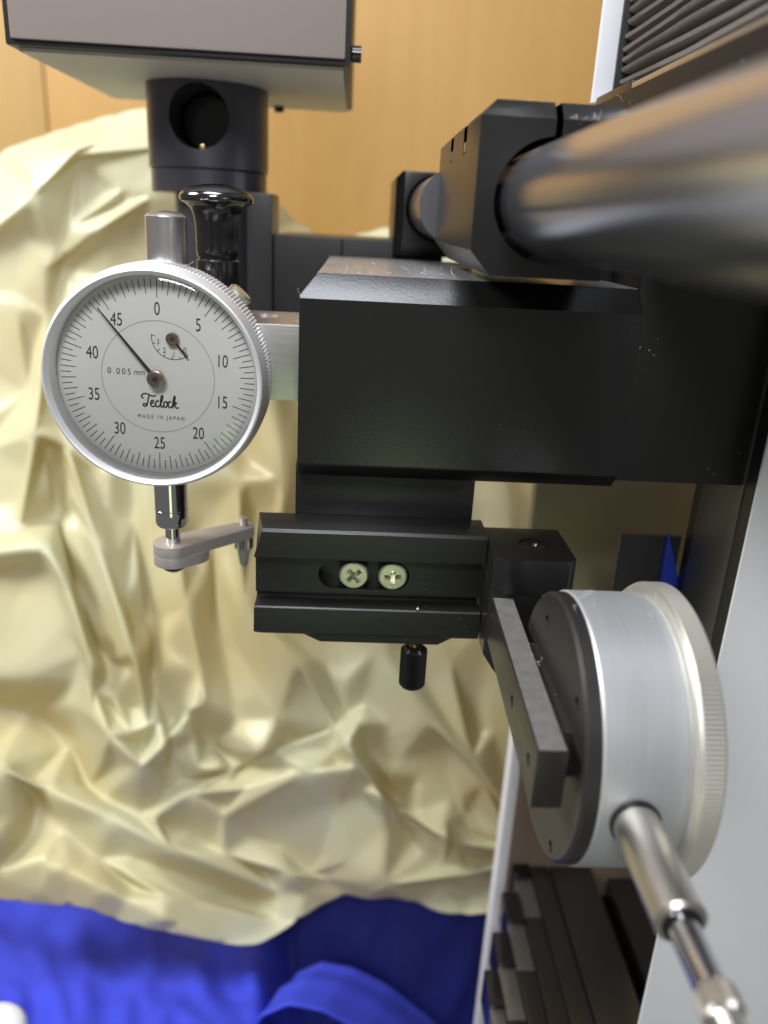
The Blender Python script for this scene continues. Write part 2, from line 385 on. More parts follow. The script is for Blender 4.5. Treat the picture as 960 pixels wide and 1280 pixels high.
for pts, amp, wl, wr, ex in CREASE:                          # feet of the folds on either side
    for k in range(len(pts)-1):
        (ax, ay), (bx, by) = pts[k], pts[k+1]
        L_ = math.hypot(bx-ax, by-ay); nx, ny = -(by-ay)/L_, (bx-ax)/L_
        for t in ([0.5] if L_ < 70 else [0.3, 0.75]):
            for sgn, wd in ((1, wr), (-1, wl)):
                u, v = ax+(bx-ax)*t+nx*sgn*wd*1.35, ay+(by-ay)*t+ny*sgn*wd*1.35
                t0, b0 = lerp_poly(TOP, u), lerp_poly(HEM, u)
                if -85 < u < 775 and t0+16 < v < b0-14 and all((q.x-u)**2+(q.y-v)**2 > 15**2 for q in verts2):
                    addv(u, v, hbase(u, v)-0.12*amp+rs.uniform(-2, 2))
for k in range(2600):                                        # loose facets elsewhere
    u, v = rs.uniform(-85, 775), rs.uniform(120, 1180)
    t0, b0 = lerp_poly(TOP, u), lerp_poly(HEM, u)
    if t0+18 < v < b0-16 and all(((q.x-u)/0.7)**2+((q.y-v)/1.4)**2 > 50**2 for q in verts2):
        addv(u, v, hbase(u, v)+rs.uniform(-1.6, 1.6))
V2, E2, F2, OV, OE, OF = delaunay_2d_cdt(verts2, cons, [], 0, 0.01)
bm = B(); bv = []
for k, q in enumerate(V2):
    hs = [hts[o] for o in OV[k]]
    h = sum(hs)/len(hs) if hs else None
    if h is None:
        near = sorted(((q-p2).length, hts[n_]) for n_, p2 in enumerate(verts2))[:3]
        h = sum(a[1] for a in near)/3
    Y = sheet_base(q.y)
    e = max(0, 1-(q.y-lerp_poly(TOP, q.x))/30); Y += 30*e*e  # the top rolls away backwards
    bv.append(bm.verts.new(at(q.x, q.y, Y-h*SHEET_GAIN)))
for f in F2:
    c = sum((V2[k] for k in f), Vector((0, 0)))/len(f)
    if lerp_poly(TOP, c.x)-1 < c.y < lerp_poly(HEM, c.x)+1: bm.faces.new([bv[k] for k in f])
sheet = finish(bm, 'plastic_sheet', M['sheet'], smooth=180, base=at(300, 1150, 320))
sb = sheet.modifiers.new('split', 'SUBSURF'); sb.subdivision_type = 'SIMPLE'; sb.levels = 3; sb.render_levels = 3
sm = sheet.modifiers.new('soften', 'SMOOTH'); sm.factor = 0.5; sm.iterations = 13
so = sheet.modifiers.new('thick', 'SOLIDIFY'); so.thickness = 0.0003; so.offset = 0
tag(sheet, 'crumpled cream plastic dust sheet hanging behind the two dial gauges', 'dust sheet')

# ------------------------------------------------------------------ blue fabrics below
def patch(fn, nu, nv):
    bm = B(); g = [[bm.verts.new(fn(i/nu, j/nv)) for i in range(nu+1)] for j in range(nv+1)]
    for j in range(nv):
        for i in range(nu): bm.faces.new((g[j][i], g[j][i+1], g[j+1][i+1], g[j+1][i]))
    return bm
def blue_left(u, v):
    px = -80+760*u; py = 1085+270*v
    Y = 372-150*v
    p = at(px, py, Y)
    w_ = noise.noise((px/70+v, v*3-px/200, 6)); edge = min(1, max(0, (px-318)/90)); edge = edge*edge*(3-2*edge)
    return p+Vector((0, 0, 1))*(6*noise.noise((px/110, v*2, 1))+4*(1-2.4*abs(w_))+2*noise.noise((px/30, v*9, 2))-105*edge)
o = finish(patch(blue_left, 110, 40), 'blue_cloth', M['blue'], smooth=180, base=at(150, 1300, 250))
tag(o, 'bright blue cloth lying flat at the lower left under the dust sheet', 'cloth')
o.modifiers.new('thick', 'SOLIDIFY').thickness = 0.001
def shaded_blue(u, v):
    px = 325+340*u; py = 1080+290*v
    return at(px, py, 352-18*v+8*noise.noise((px/60, py/90, 2))+5*abs(noise.noise((px/35+py/90, py/160, 7))) - (6*math.exp(-((px-364)/5)**2)))
o = finish(patch(shaded_blue, 80, 40), 'shaded_blue_cloth', M['shaded_blue'], smooth=180, base=at(480, 1330, 335))  # upright part of the blue cloth, drawn in its shaded colour
tag(o, 'blue cloth with shade in its colour hanging upright below the dust sheet beside the white edge strip', 'cloth')
o.modifiers.new('thick', 'SOLIDIFY').thickness = 0.001
def fold(u, v):
    ARC = [(338, 1345), (346, 1290), (356, 1248), (374, 1216), (402, 1204), (440, 1212), (486, 1236), (530, 1268), (575, 1310), (600, 1345)]
    t = u*(len(ARC)-1); k = min(len(ARC)-2, int(t)); f = t-k
    px = ARC[k][0]*(1-f)+ARC[k+1][0]*f; py = ARC[k][1]*(1-f)+ARC[k+1][1]*f
    p = at(px, py, 292)
    return p+Vector((0.30, 1, -0.62))*(-44*(1-v))+Vector((0, 0, 3*noise.noise((u*4, v*3, 1))))
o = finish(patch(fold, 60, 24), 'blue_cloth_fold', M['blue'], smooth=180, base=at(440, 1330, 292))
tag(o, 'rounded fold of blue cloth at the bottom edge in front of the shaded blue cloth', 'cloth')
o.modifiers.new('thick', 'SOLIDIFY').thickness = 0.0012
p = at(-8, 1290, 235)
o = finish(lathe(B(), [(0, p.z-8), (10, p.z-8), (12.5, p.z-4), (12.5, p.z), (10.5, p.z+3.4), (6, p.z+5.2), (0, p.z+5.8)], (p.x, p.y), 'Z', 48), 'round_cap', M['white_plastic'],
           smooth=60, base=(p.x, p.y, p.z-8))
tag(o, 'white rounded cap on the blue cloth in the bottom left corner', 'cap')

# ------------------------------------------------------------------ instrument head (top left)
hd = thing('instrument_head', (-50, 300, 40), 'grey sheet metal instrument head with black edges at the top left', 'machine head')
finish(bev(box(B(), -97.3, -3.6, 251, 348, 39.9, 170), 0.8), 'housing', M['black_sheet'], hd)
finish(bev(box(B(), -95.4, -5.0, 249.6, 252, 41.3, 169), 0.6), 'front_panel', M['head_grey'], hd)
finish(bev(box(B(), -95, -5.6, 254, 346, 38.9, 41), 0.3), 'bottom_panel', M['head_under'], hd)
p = at(446, 68, 262)
finish(lathe(B(), [(0, -0.6), (2.2, -0.6), (2.2, -3.2), (1.4, -4), (0, -4.1)][::-1], (p.y, p.z), 'X', 20), 'side_screw', M['black_gloss'], hd)
p = atz(352, 138, 39.5)
finish(lathe(B(), [(0, 37), (1.8, 37), (2, 39.6), (0, 39.6)], (p.x+0.5, 340), 'Z', 16), 'rubber_foot', M['black_sheet'], hd)

ps = thing('head_post', (-50, 302, 6), 'dark grey round post with a round bore under the instrument head', 'post')
bm = lathe(B(), [(0, 13.2), (19.9, 13.2), (20.2, 13.5), (20.2, 38.8), (0, 38.8)], (-51.8, 303), 'Z', 96)
bm = carve(bm, [lathe(B(), [(9.6, 270), (9.6, 308)], (-51.7, 28.3), 'Y', 48)])
finish(bm, 'post_body', M['post'], ps)
finish(lathe(B(), [(0, 5.6), (19.3, 5.6), (19.6, 5.9), (19.6, 12.8), (19.3, 13.1), (0, 13.1)], (-51.8, 303), 'Z', 96), 'collar', M['post'], ps)
finish(lathe(B(), [(15.2, 6), (15.2, -40)], (-48.6, 303), 'Z', 48), 'column_tube', M['post'], ps)
finish(lathe(B(), [(0, 305), (8.6, 305), (9.4, 306), (9.4, 307.5), (0, 307.5)], (-51.7, 28.3), 'Y', 32), 'bore_disc', M['black_gloss'], ps)
finish(lathe(B(), [(0, 286), (0.9, 286.3), (1.1, 288), (0.9, 293), (0, 293)], (-51.2, 19.6), 'Y', 16), 'brass_pin', M['brass'], ps)

# dark machine base behind
mb = thing('rear_bracket', (0, 300, -35), 'dark metal bracket standing behind the knob and the carriage block', 'bracket')
finish(bev(box(B(), -37.2, -28.6, 288, 312, -40, 6.8), 0.6), 'upright', M['dark_plate'], mb)
finish(bev(box(B(), -28.3, 30, 290, 340, -40, -6), 0.6), 'crossbar', M['dark_plate'], mb)
finish(bev(box(B(), -5.2, -4.6, 289.6, 290.2, -38, -6.4), 0.1), 'joint_line', M['black_gloss'], mb)

# far clamp with its rod
fc = thing('far_rod_clamp', (26, 300, -11), 'smaller looking dark rod clamp in the background left of the near clamp', 'rod clamp')
bm = box(B(), 12.4, 40, 285, 330, -10.6, 16)
cut(bm, (12.4, 288, 0), (-0.7, -0.7, 0)); cut(bm, (14.5, 285, 16), (-0.7, 0, 0.7))
bm = carve(bev(bm, 0.3), [lathe(B(), [(10.6, 270), (10.6, 300)], (26.5, 4.8), 'Y', 48)])
finish(bm, 'clamp_body', M['black'], fc)
o = finish(lathe(B(), [(0, 236), (9.6, 236), (9.6, 299.5), (0, 299.5)], (26.5, 4.8), 'Y', 64), 'far_rod', M['rod'], base=(26.5, 268, 4.8))
tag(o, 'short polished rod seen between the far clamp and the near clamp', 'rod')

# ------------------------------------------------------------------ right-hand machine body
o = thing('bellows_rail', (64, 170, 0), 'dusty dark rail plate with a pale edge under the black bellows', 'rail')
finish(bev(box(B(), 62.6, 67, 60, 240, -2, 32.0), 0.3), 'rail_plate', M['rail_black'], o)
finish(bev(box(B(), 62.9, 78, 60, 240, 32.1, 33.3), 0.25), 'pale_edge', M['bar'], o)
bl = thing('bellows', (80, 150, 33), 'black pleated bellows cover at the top right corner', 'bellows')
for k in range(13):
    z = 35.1+k*2.8
    bm = B(); n = 26; rows = []
    for i in range(n+1):
        y = 60+179*i/n
        sag = 0.5*math.sin(y*0.05+k*1.3)+0.35*noise.noise((y*0.05, k, 0))
        prof = [(76, z-1.2), (70.2, z-0.95), (68.9+sag*0.4, z-0.5), (68.6+sag*0.4, z+0.35), (70.0, z+0.8), (76, z+1.2)]
        rows.append([bm.verts.new((a, y, b+sag)) for a, b in prof])
    for A, C in zip(rows, rows[1:]):
        for i in range(5): bm.faces.new((A[i], A[i+1], C[i+1], C[i]))
    bm.faces.new(rows[0]); bm.faces.new(rows[-1][::-1])
    finish(bm, 'pleat', M['bellows'], bl, smooth=50)
finish(box(B(), 77, 120, 62, 238, 33.5, 140), 'inner_cover', M['black_sheet'], bl)
finish(box(B(), 67.5, 120, 239.2, 240.3, 33.5, 140), 'end_frame', M['black_sheet'], bl)
o = finish(bev(box(B(), 62.4, 68.6, 240.5, 242.5, 33, 200), 0.5), 'white_post', M['white_strip'], base=(65, 250, 33))
tag(o, 'white upright edge strip beside the bellows at the top right', 'strip')
o = finish(bev(box(B(), 62.8, 98, 208, 238, -62, 34), 0.5), 'rear_body_plate', M['black'], base=(80, 220, -62))
tag(o, 'black upright body plate behind the right end of the carriage block', 'plate')
o = finish(bev(box(B(), 64.6, 98, 186, 207, -57.2, 31), 0.6), 'side_plate', M['side_black'], base=(80, 196, -57))
tag(o, 'black dusty side plate joined to the right of the carriage block', 'plate')
o = thing('machine_column', (110, 195, -165), 'dark upright column with a grey metal strip beside the white panel', 'column')
finish(bev(box(B(), 98.1, 140, 179.8, 212, -165, 60), 0.4), 'column_body', M['black_sheet'], o)
finish(bev(box(B(), 97.75, 98.3, 185, 207, -160, 40), 0.2), 'metal_strip', M['grey_strip'], o)
o = finish(bev(box(B(), 97.8, 330, 178.5, 179.5, -460, 90), 0.35, 2), 'machine_housing', M['white'], base=(150, 180, -460))
tag(o, 'large white painted machine housing filling the right edge', 'housing')

p0 = at(671, 605, 262)
o = finish(bev(box(B(), p0.x, 135, 262, 268, -125, -60), 0.5), 'brown_plate', M['brown_plate'], base=(90, 265, -125))
tag(o, 'brown painted plate behind the end bracket above the right gauge', 'plate')
o = finish(bev(box(B(), at(775, 668, 215).x, 98, 214, 215.6, -150, -82), 0.3), 'dark_plate', M['dark_plate'], base=(88, 220, -150))
tag(o, 'dark plate behind the top of the right gauge near the blue wedge', 'plate')
a, b, c = at(836, 667, 212), at(824, 737, 212), at(851, 738, 212)
bm = B()  # wedge made up for a bit of blue cloth showing through a gap
fr = [bm.verts.new(q) for q in (a, b, c)]; bk = [bm.verts.new(q+Vector((0, 1.8, 0))) for q in (a, b, c)]
bm.faces.new(fr); bm.faces.new(bk[::-1])
for i in range(3): bm.faces.new((fr[i], bk[i], bk[(i+1) % 3], fr[(i+1) % 3]))
tag(finish(bev(bm, 0.2), 'blue_cloth_wedge', M['wedge_blue'], base=b), 'pointed blue wedge in place of blue cloth glimpsed behind the top of the right gauge', 'wedge')

# lower slide with steps
S = 260/170
ZB = -260
sl = thing('slide_base', (95, 230, ZB-20), 'brown steel slide bars with stepped black ends below the right gauge', 'slide')
def bar(x0, x1, y0, y1, m, z0=ZB-14, z1=ZB, nm='slide_bar'):
    finish(bev(box(B(), x0*S, x1*S, y0*S, y1*S, z0, z1), 0.5), nm, M[m], sl)
bar(61.4, 73.2, 90, 190, 'slide'); bar(78.8, 96, 90, 190, 'slide', ZB-22, ZB-6)
bar(55.6, 60.9, 90, 180, 'slide'); bar(73.3, 78.7, 90, 190, 'black_sheet', ZB-30, ZB-16)
xs_ = [(50.6, 55.4, 174), (45.8, 50.3, 158), (41.2, 45.5, 145), (37.4, 40.9, 134)]
for x0, x1, y1 in xs_:
    bar(x0, x1, 90, y1-14, 'slide', ZB-14, ZB-0.8)
    bar(x0, x1, y1-13.8, y1, 'slide_light', ZB-14, ZB-0.5, 'bright_step')
    bar(x0, x1, y1, y1+9.5, 'black_gloss', ZB-14, ZB+1.2, 'end_block')
fp = [atz(a, b, ZB-16) for a, b in ((604, 1300), (650, 990), (705, 990), (720, 1300))]
finish(prism(B(), [(q.x, q.y) for q in fp], 'Z', ZB-20, ZB-16), 'floor_plate', M['pink_plate'], sl)
p = at(637, 912, 270); q = at(586, 1280, 270)
bm = bev(box(B(), p.x, p.x+4.3, 262, 270, -520, -150), 0.4)
tag(finish(bm, 'edge_strip', M['white_strip'], base=(p.x, 266, -520)), 'thin white upright edge strip between the dust sheet and slide bars', 'strip')
o = finish(bev(box(B(), p.x+4.6, 150, 272, 276, -520, -150), 0.4), 'back_panel', M['pink_plate'], base=(110, 274, -520))
tag(o, 'tan back panel behind the stepped slide bars', 'panel')

# ------------------------------------------------------------------ carriage block
cb = thing('carriage_block', (26, 226, -58), 'big black anodised carriage block with chamfered top edge', 'block')
bm = box(B(), -12, 64.2, 180, 272, -58, -11.4)
cut(bm, (0, 180, -16.6), (0, -1, 1)); cut(bm, (-12, 0, -16.0), (-1.25, 0, 1)); cut(bm, (0, 180, -54.2), (0, -1, -1))
bev(bm, 0.35)
cuts = []
for z in (-40, -50): cuts.append(lathe(B(), [(2.6, -14), (2.6, -10.8)], (183, z), 'X', 24))
finish(carve(bm, cuts), 'block_body', M['block_black'], cb)
o = finish(bev(box(B(), -13, 32, 190.4, 206, -92, -57), 0.4), 'support_plate', M['black'], base=(10, 198, -92))
tag(o, 'plain black plate between the carriage block and the slotted stage', 'plate')

# mounting bar of the left gauge
mbar = thing('mounting_bar', (-18, 204, -42), 'milled silver bar joining the left gauge to the carriage block', 'bar')
bm = bev(box(B(), -34, -10.5, 190, 216, -41.6, -23.6), 0.5)
finish(carve(bm, [lathe(B(), [(4.4, -28), (4.4, -20)], (-22.6, 205), 'Z', 32)]), 'bar_body', M['bar'], mbar)
finish(lathe(B(), [(0, -24.4), (4.2, -24.4), (4.2, -27.9), (0, -27.9)], (-22.6, 205), 'Z', 32), 'hole_plug', M['copper'], mbar)

# chrome knob behind the gauge
kb = thing('pull_knob', (-35, 215, -40), 'glossy black mushroom knob with silver cap behind the left gauge', 'knob')
prof = [(0, 6.6), (3, 6.4), (6, 5.7), (8.2, 4.7), (9.0, 3.9), (9.15, 3.0), (8.95, 2.4), (7.6, 1.7), (6.5, 0.7), (5.9, -0.6), (5.5, -2.4), (5.35, -5), (5.3, -9), (5.2, -10.4), (4.7, -10.9), (4.7, -11.2), (0, -11.2)]
finish(lathe(B(), prof[:7]+[(0, 2.0)], (-35.2, 215), 'Z', 64), 'knob_cap', M['dark_chrome'], kb, smooth=50)
finish(lathe(B(), [(0, 2.3), (8.85, 2.3)]+prof[7:], (-35.2, 215), 'Z', 64), 'knob_head', M['black_gloss'], kb, smooth=50)
finish(lathe(B(), [(0, -11.2), (5.0, -11.25), (5.3, -11.6), (5.3, -42), (0, -42)], (-35.2, 215), 'Z', 48), 'knob_shank', M['black_gloss'], kb)

# ------------------------------------------------------------------ near clamp and rod
nc = thing('rod_clamp', (37, 200, -9), 'large black rod clamp with split top on the carriage block', 'rod clamp')
bm = box(B(), 22, 52, 162, 238, -9, 22.4)
cut(bm, (22, 162, 19.3), (0, -1, 1)); cut(bm, (22, 162, 19.3), (-1, 0, 1)); cut(bm, (52, 162, 19.3), (1, 0, 1))
cut(bm, (22, 162, -4.4), (-1, 0, -0.9)); cut(bm, (52, 162, -4.4), (1, 0, -0.9)); cut(bm, (0, 238, 19.3), (0, 1, 1))
bev(bm, 0.3)
bm = carve(bm, [lathe(B(), [(11.3, 150), (11.3, 176)], (37, 5.1), 'Y', 72), box(B(), 36.0, 37.3, 150, 250, 5, 30),
                lathe(B(), [(3.0, 14.2), (3.0, 30)], (23.2, 184), 'Z', 24), lathe(B(), [(3.0, 14.2), (3.0, 30)], (23.2, 209), 'Z', 24)])
finish(bm, 'clamp_body', M['black'], nc)
for y in (184, 209):
    finish(lathe(B(), [(0, 14.8), (1.2, 14.8), (1.2, 16.2), (2.1, 16.4), (2.1, 14.4), (0, 14.4)][::-1], (23.9, y), 'Z', 20), 'clamp_screw', M['chrome'], nc)
o = finish(lathe(B(), [(0, 20), (10, 20), (10, 174.8), (9.4, 175.4), (0, 175.4)], (37, 5.1), 'Y', 128), 'guide_rod', M['rod'], base=(37, 100, 5.1))
tag(o, 'thick polished steel rod running from the near clamp toward the viewer', 'rod')

# ------------------------------------------------------------------ slotted stage
st = thing('slotted_stage', (6, 190, -101), 'black slotted slide stage with two cross head screws', 'slide stage')
prof = [(178.5, -71.0), (179.1, -70.3), (190.2, -70.3), (190.2, -98.6), (179.2, -98.6), (178.5, -98.0), (178.5, -91.2), (178.9, -90.8), (184.6, -90.8), (184.6, -89.0), (182.4, -88.6), (182.4, -78.9), (178.5, -77.7)]
bm = prism(B(), prof, 'X', -22, 34.4)
def xchamf(bm):
    for v in bm.verts:
        if v.co.z > -71.5 and v.co.x < 0 and v.co.y < 190: v.co.x += 2.0
    return bm
xchamf(bm)
for v in bm.verts:
    if v.co.z < -98.3 and v.co.x < 0: v.co.x += 1.8
bev(bm, 0.22)
slot = [(-2.6-3.85*math.cos(math.pi*(k/12-0.5)), -83.3+3.85*math.sin(math.pi*(k/12-0.5))) for k in range(13)] + \
       [(12.5+3.85*math.cos(math.pi*(k/12-0.5)), -83.3-3.85*math.sin(math.pi*(k/12-0.5))) for k in range(13)]
bm = carve(bm, [prism(B(), slot, 'Y', 170, 187)])
finish(bm, 'stage_body', M['brushed_black'], st)
bm = prism(B(), [(-11, -98.7), (-5.5, -101.3), (24.5, -101.3), (29, -98.7)], 'Y', 180.4, 189.8)
finish(bev(bm, 0.3), 'bottom_plate', M['brushed_black'], st)
for (x, rot) in ((2.4, 0.72), (12.15, 0.06)):
    bm = lathe(B(), [(0, 181.6), (3.2, 181.7), (3.6, 182.0), (3.65, 182.4), (3.65, 186.5), (0, 186.5)], (x, -83.25), 'Y', 40)
    cr = []
    for a in (rot, rot+math.pi/2):
        u = Vector((math.cos(a), 0, math.sin(a))); v = Vector((-math.sin(a), 0, math.cos(a)))
        q = [u*sx*2.15+v*sy*0.6 for sx, sy in ((-1, -1), (1, -1), (1, 1), (-1, 1))]
        cr.append(prism(B(), [(x+k.x, -83.25+k.z) for k in q], 'Y', 180-0.1*len(cr), 184.6+0.13*len(cr)))
    cr.append(lathe(B(), [(0.85, 179), (0.85, 185.4)], (x, -83.25), 'Y', 16))
    finish(carve(bm, cr), 'cross_screw', M['zinc'], st, smooth=30)
p = at(522, 758, 180)
finish(lathe(B(), [(0, 178.25), (0.45, 178.3), (0.6, 178.9), (0, 178.9)], (p.x, -90.2), 'Y', 14), 'small_pin', M['chrome'], st)
ts = finish(lathe(B(), [(0, -103.4), (2.4, -103.4), (3.3, -104.1), (3.3, -114.2), (2.8, -115), (0, -115)], (18.9, 183), 'Z', 64, ((2, 3), 0.18)), 'thumb_screw', M['black_gloss'], st, smooth=25)
th = []
for k in range(9): th += [(1.25, -99.5-k*0.45), (0.95, -99.72-k*0.45)]
finish(lathe(B(), [(0, -99.4)]+th+[(0, -103.6)], (18.9, 183), 'Z', 24), 'brass_thread', M['brass'], ts)

# ------------------------------------------------------------------ end bracket
eb = thing('end_bracket', (44, 178, -103), 'black end bracket with recessed top screw holding the right gauge', 'bracket')
bm = box(B(), 34.7, 54, 168, 189, -80.3, -71.7)
cut(bm, (34.7, 171, 0), (-1, -1, 0)); cut(bm, (54, 170, 0), (1, -1, 0))
bev(bm, 0.3)
bm = carve(bm, [lathe(B(), [(3.6, -73), (3.6, -69)], (45.6, 178.4), 'Z', 36)])
finish(bm, 'bracket_body', M['black'], eb)
finish(lathe(B(), [(0, -72.6), (0.8, -72.5), (1.2, -71.95), (3.2, -71.85), (3.35, -72.2), (3.35, -73), (0, -73)], (45.6, 178.4), 'Z', 32), 'top_screw', M['black'], eb)
bm = box(B(), 34.7, 47, 169.5, 188, -102.6, -80.2)
cut(bm, (34.7, 0, -98.6), (-1, 0, -0.8)); cut(bm, (34.7, 171.8, 0), (-1, -1, 0))
finish(bev(bm, 0.3), 'bracket_arm', M['black'], eb)

# ------------------------------------------------------------------ right gauge
GC = (134, -91.8)
rg = thing('dial_gauge', (52, 134, -120), 'larger dial gauge seen from behind with its stem pointing at the viewer', 'dial gauge')
bm = lathe(B(), [(0, 41.3), (25.2, 41.3), (25.9, 41.9), (25.95, 44.2), (0, 44.2)], GC, 'X', 96)
holes = []
for a in (2.25, 0.2, -1.95, -0.9):
    holes.append(lathe(B(), [(1.15, 40), (1.15, 43.5)], (GC[0]+20.6*math.cos(a+math.pi), GC[1]+20.6*math.sin(a+math.pi)), 'X', 16))
for (px, py) in ((684, 776), (721, 880), (688, 1058)):
    d = CAMR @ Vector(((px-480)/FPX, -(py-640)/FPX, -1)); d = d*(41.3/d.x)
    holes.append(lathe(B(), [(1.25, 40), (1.25, 43.4)], (d.y, d.z), 'X', 18))
holes = holes[4:]
finish(carve(bm, holes), 'back_plate', M['back_plate'], rg, smooth=25)
finish(lathe(B(), [(0, 44.2), (26.0, 44.2), (26.3, 44.6), (26.3, 58.6), (25.6, 59.2), (25.6, 60), (0, 60)], GC, 'X', 128), 'case', M['alu'], rg)
bz = finish(lathe(B(), [(25, 59.8), (27.5, 59.6), (28.1, 59.8), (28.2, 60.2), (28.4, 60.5), (28.4, 63.9), (27.9, 64.4), (26.8, 65.0), (25, 65.0)], GC, 'X', 440, ((4, 5), 0.1)), 'bezel', M['champagne'], rg, smooth=25)
finish(lathe(B(), [(25, 64.2), (0, 64.8)], GC, 'X', 64, close=False), 'crystal', M['glass'], rg)
finish(lathe(B(), [(25, 61.5), (0, 61.5)], GC, 'X', 64, close=False), 'dial_face', M['dial'], rg)
lugm = bev(prism(B(), [(33.4, 111), (38.8, 111), (40.2, 169.4), (34.9, 169.4)], 'Z', -93.5, -82.0), 0.3)
lugm = carve(lugm, [lathe(B(), [(1.3, 30), (1.3, 37)], (134.8, -87.7), 'X', 20), lathe(B(), [(1.3, 30), (1.3, 37)], (116.6, -87.7), 'X', 20)])
lg = finish(lugm, 'lug', M['lug_body'], rg)
lt = prism(B(), [(33.75, 111.4), (38.5, 111.4), (39.85, 169.0), (35.25, 169.0)], 'Z', -82.05, -81.85)  # thin plate added to carry the lit tone of the lug top
finish(lt, 'lit_top', M['lug'], lg)
finish(bev(box(B(), 38.4, 41.4, 118, 150, -92.4, -83), 0.2), 'lug_seat', M['back_plate'], rg)
SX, SZ = 50.6, -93.2
finish(lathe(B(), [(3.5, 106.9), (4.35, 107.0), (4.35, 108.8), (3.5, 108.8)], (SX, SZ), 'Y', 48), 'stem_shade_ring', M['black_gloss'], rg)  # black ring added as the shadow line at the stem base
finish(lathe(B(), [(0, 86.6), (3.4, 86.6), (4.0, 87.2), (4.0, 112), (0, 112)], (SX, SZ), 'Y', 64), 'stem', M['satin_steel'], rg)
finish(lathe(B(), [(0, 86.2), (3.0, 86.2), (3.2, 87.0), (0, 87.0)], (SX, SZ), 'Y', 40), 'stem_bush', M['black_gloss'], rg)
finish(lathe(B(), [(0, 74), (2.35, 74), (2.35, 87), (0, 87)], (SX, SZ), 'Y', 40), 'spindle', M['chrome'], rg)
cp = []
n = 60
finish(lathe(B(), [(0, 50), (1.0, 50.5), (1.6, 68), (2.3, 72), (2.75, 72.6), (2.75, 75.6), (2.4, 76.2), (0, 76.2)], (SX, SZ), 'Y', 64, ((4, 5), 0.16)), 'contact_point', M['satin_steel'], rg, smooth=30)

# ------------------------------------------------------------------ left gauge
DC = (-44.6, -36.6)
lgz = thing('dial_gauge', (-44.6, 192, -87), 'white faced dial gauge with silver bezel reading between 40 and 45', 'dial gauge')
bm = lathe(B(), [(23.1, 187.2), (23.1, 182.0), (23.3, 181.2), (23.7, 180.4), (24.1, 180.1), (24.5, 180.3), (25.1, 182.0), (25.35, 183.6), (25.35, 184.2), (25.55, 184.6), (25.55, 192.4), (25.1, 193), (22.6, 193)], DC, 'Y', 380, ((9, 10), 0.13))
finish(bm, 'bezel', M['bezel'], lgz, smooth=25)
finish(lathe(B(), [(0, 204.5), (22.4, 204.5), (23.4, 203.5), (23.4, 187.0), (0, 187.0)], DC, 'Y', 96), 'case', M['alu'], lgz)
bm = B(); prof = []
for k in range(25):
    r = 23.3*(1-(k/24)**2.2); prof.append((max(r, 0), 181.9-1.3*math.sqrt(max(0, 1-(r/23.3)**6))-0.25*(1-(r/23.3)**2)))
finish(lathe(bm, prof, DC, 'Y', 192, close=False), 'crystal', M['glass'], lgz, smooth=60)
DY = 186.0
df = finish(lathe(B(), [(0, DY), (23.05, DY), (23.05, DY+0.8), (0, DY+0.8)], DC, 'Y', 128), 'dial_face', M['dial'], lgz)
DROT = math.radians(1.5)
def dpt(r, deg, y=DY-0.06):
    a = math.radians(deg)+DROT
    return Vector((DC[0]+r*math.sin(a), y, DC[1]+r*math.cos(a)))
def dxy(x, z, y=DY-0.06):
    c, s = math.cos(DROT), math.sin(DROT)
    return Vector((DC[0]+x*c+z*s, y, DC[1]-x*s+z*c))
def ribbon(bm, pts, w):
    L_, R_ = [], []
    for i, p in enumerate(pts):
        t = pts[min(i+1, len(pts)-1)]-pts[max(i-1, 0)]
        n = Vector((-t.z, 0, t.x)).normalized()*(w/2)
        L_.append(bm.verts.new(p+n)); R_.append(bm.verts.new(p-n))
    for i in range(len(pts)-1): bm.faces.new((L_[i], L_[i+1], R_[i+1], R_[i]))
for k in range(100):
    r1 = 22.1; ln = 4.1 if k % 10 == 0 else (3.3 if k % 2 == 0 else 2.3)
    if k % 10 and k % 2 == 0 and k % 10 in (2, 4, 6, 8): ln = 3.3
    bm = B(); ribbon(bm, [dpt(r1, k*3.6), dpt(r1-ln, k*3.6)], 0.17)
    finish(bm, 'tick_mark', M['print'], df, smooth=None)
bm = B(); ribbon(bm, [dpt(12.9, d, DY-0.04) for d in range(0, 361, 4)], 0.16)
finish(bm, 'inner_ring', M['ring_print'], df, smooth=None)

def text(s, x, z, h, name, sx=0.72, sp=1.0, m='print'):
    cu = bpy.data.curves.new(name, 'FONT'); cu.body = s; cu.align_x = 'CENTER'; cu.align_y = 'CENTER'; cu.size = 1.0; cu.space_character = sp
    t = bpy.data.objects.new('t', cu); col.objects.link(t); bpy.context.view_layer.update()
    me0 = t.evaluated_get(bpy.context.evaluated_depsgraph_get()).to_mesh()
    bm = B(); bm.from_mesh(me0)
    t.evaluated_get(bpy.context.evaluated_depsgraph_get()).to_mesh_clear()
    ys = [v.co.y for v in bm.verts]; y0, y1 = min(ys), max(ys); xs = [v.co.x for v in bm.verts]; xm = (min(xs)+max(xs))/2
    k = h/(y1-y0)
    for v in bm.verts: v.co = dxy(x+(v.co.x-xm)*k*sx, z+(v.co.y-(y0+y1)/2)*k)
    bpy.data.objects.remove(t); bpy.data.curves.remove(cu)
    return finish(bm, name, M[m], df, smooth=None)
for k in range(10):
    a = math.radians(k*36); r = 15.6
    text(str(k*5), r*math.sin(a), r*math.cos(a), 2.9, 'numeral', 0.68)
text('0.005', -8.9, 0.9, 1.4, 'lettering', 0.9, 1.4); text('mm', -4.3, 0.75, 0.95, 'lettering', 0.8, 1.0)
text('MADE IN JAPAN', 0.5, -9.5, 1.2, 'lettering', 0.82, 1.5)
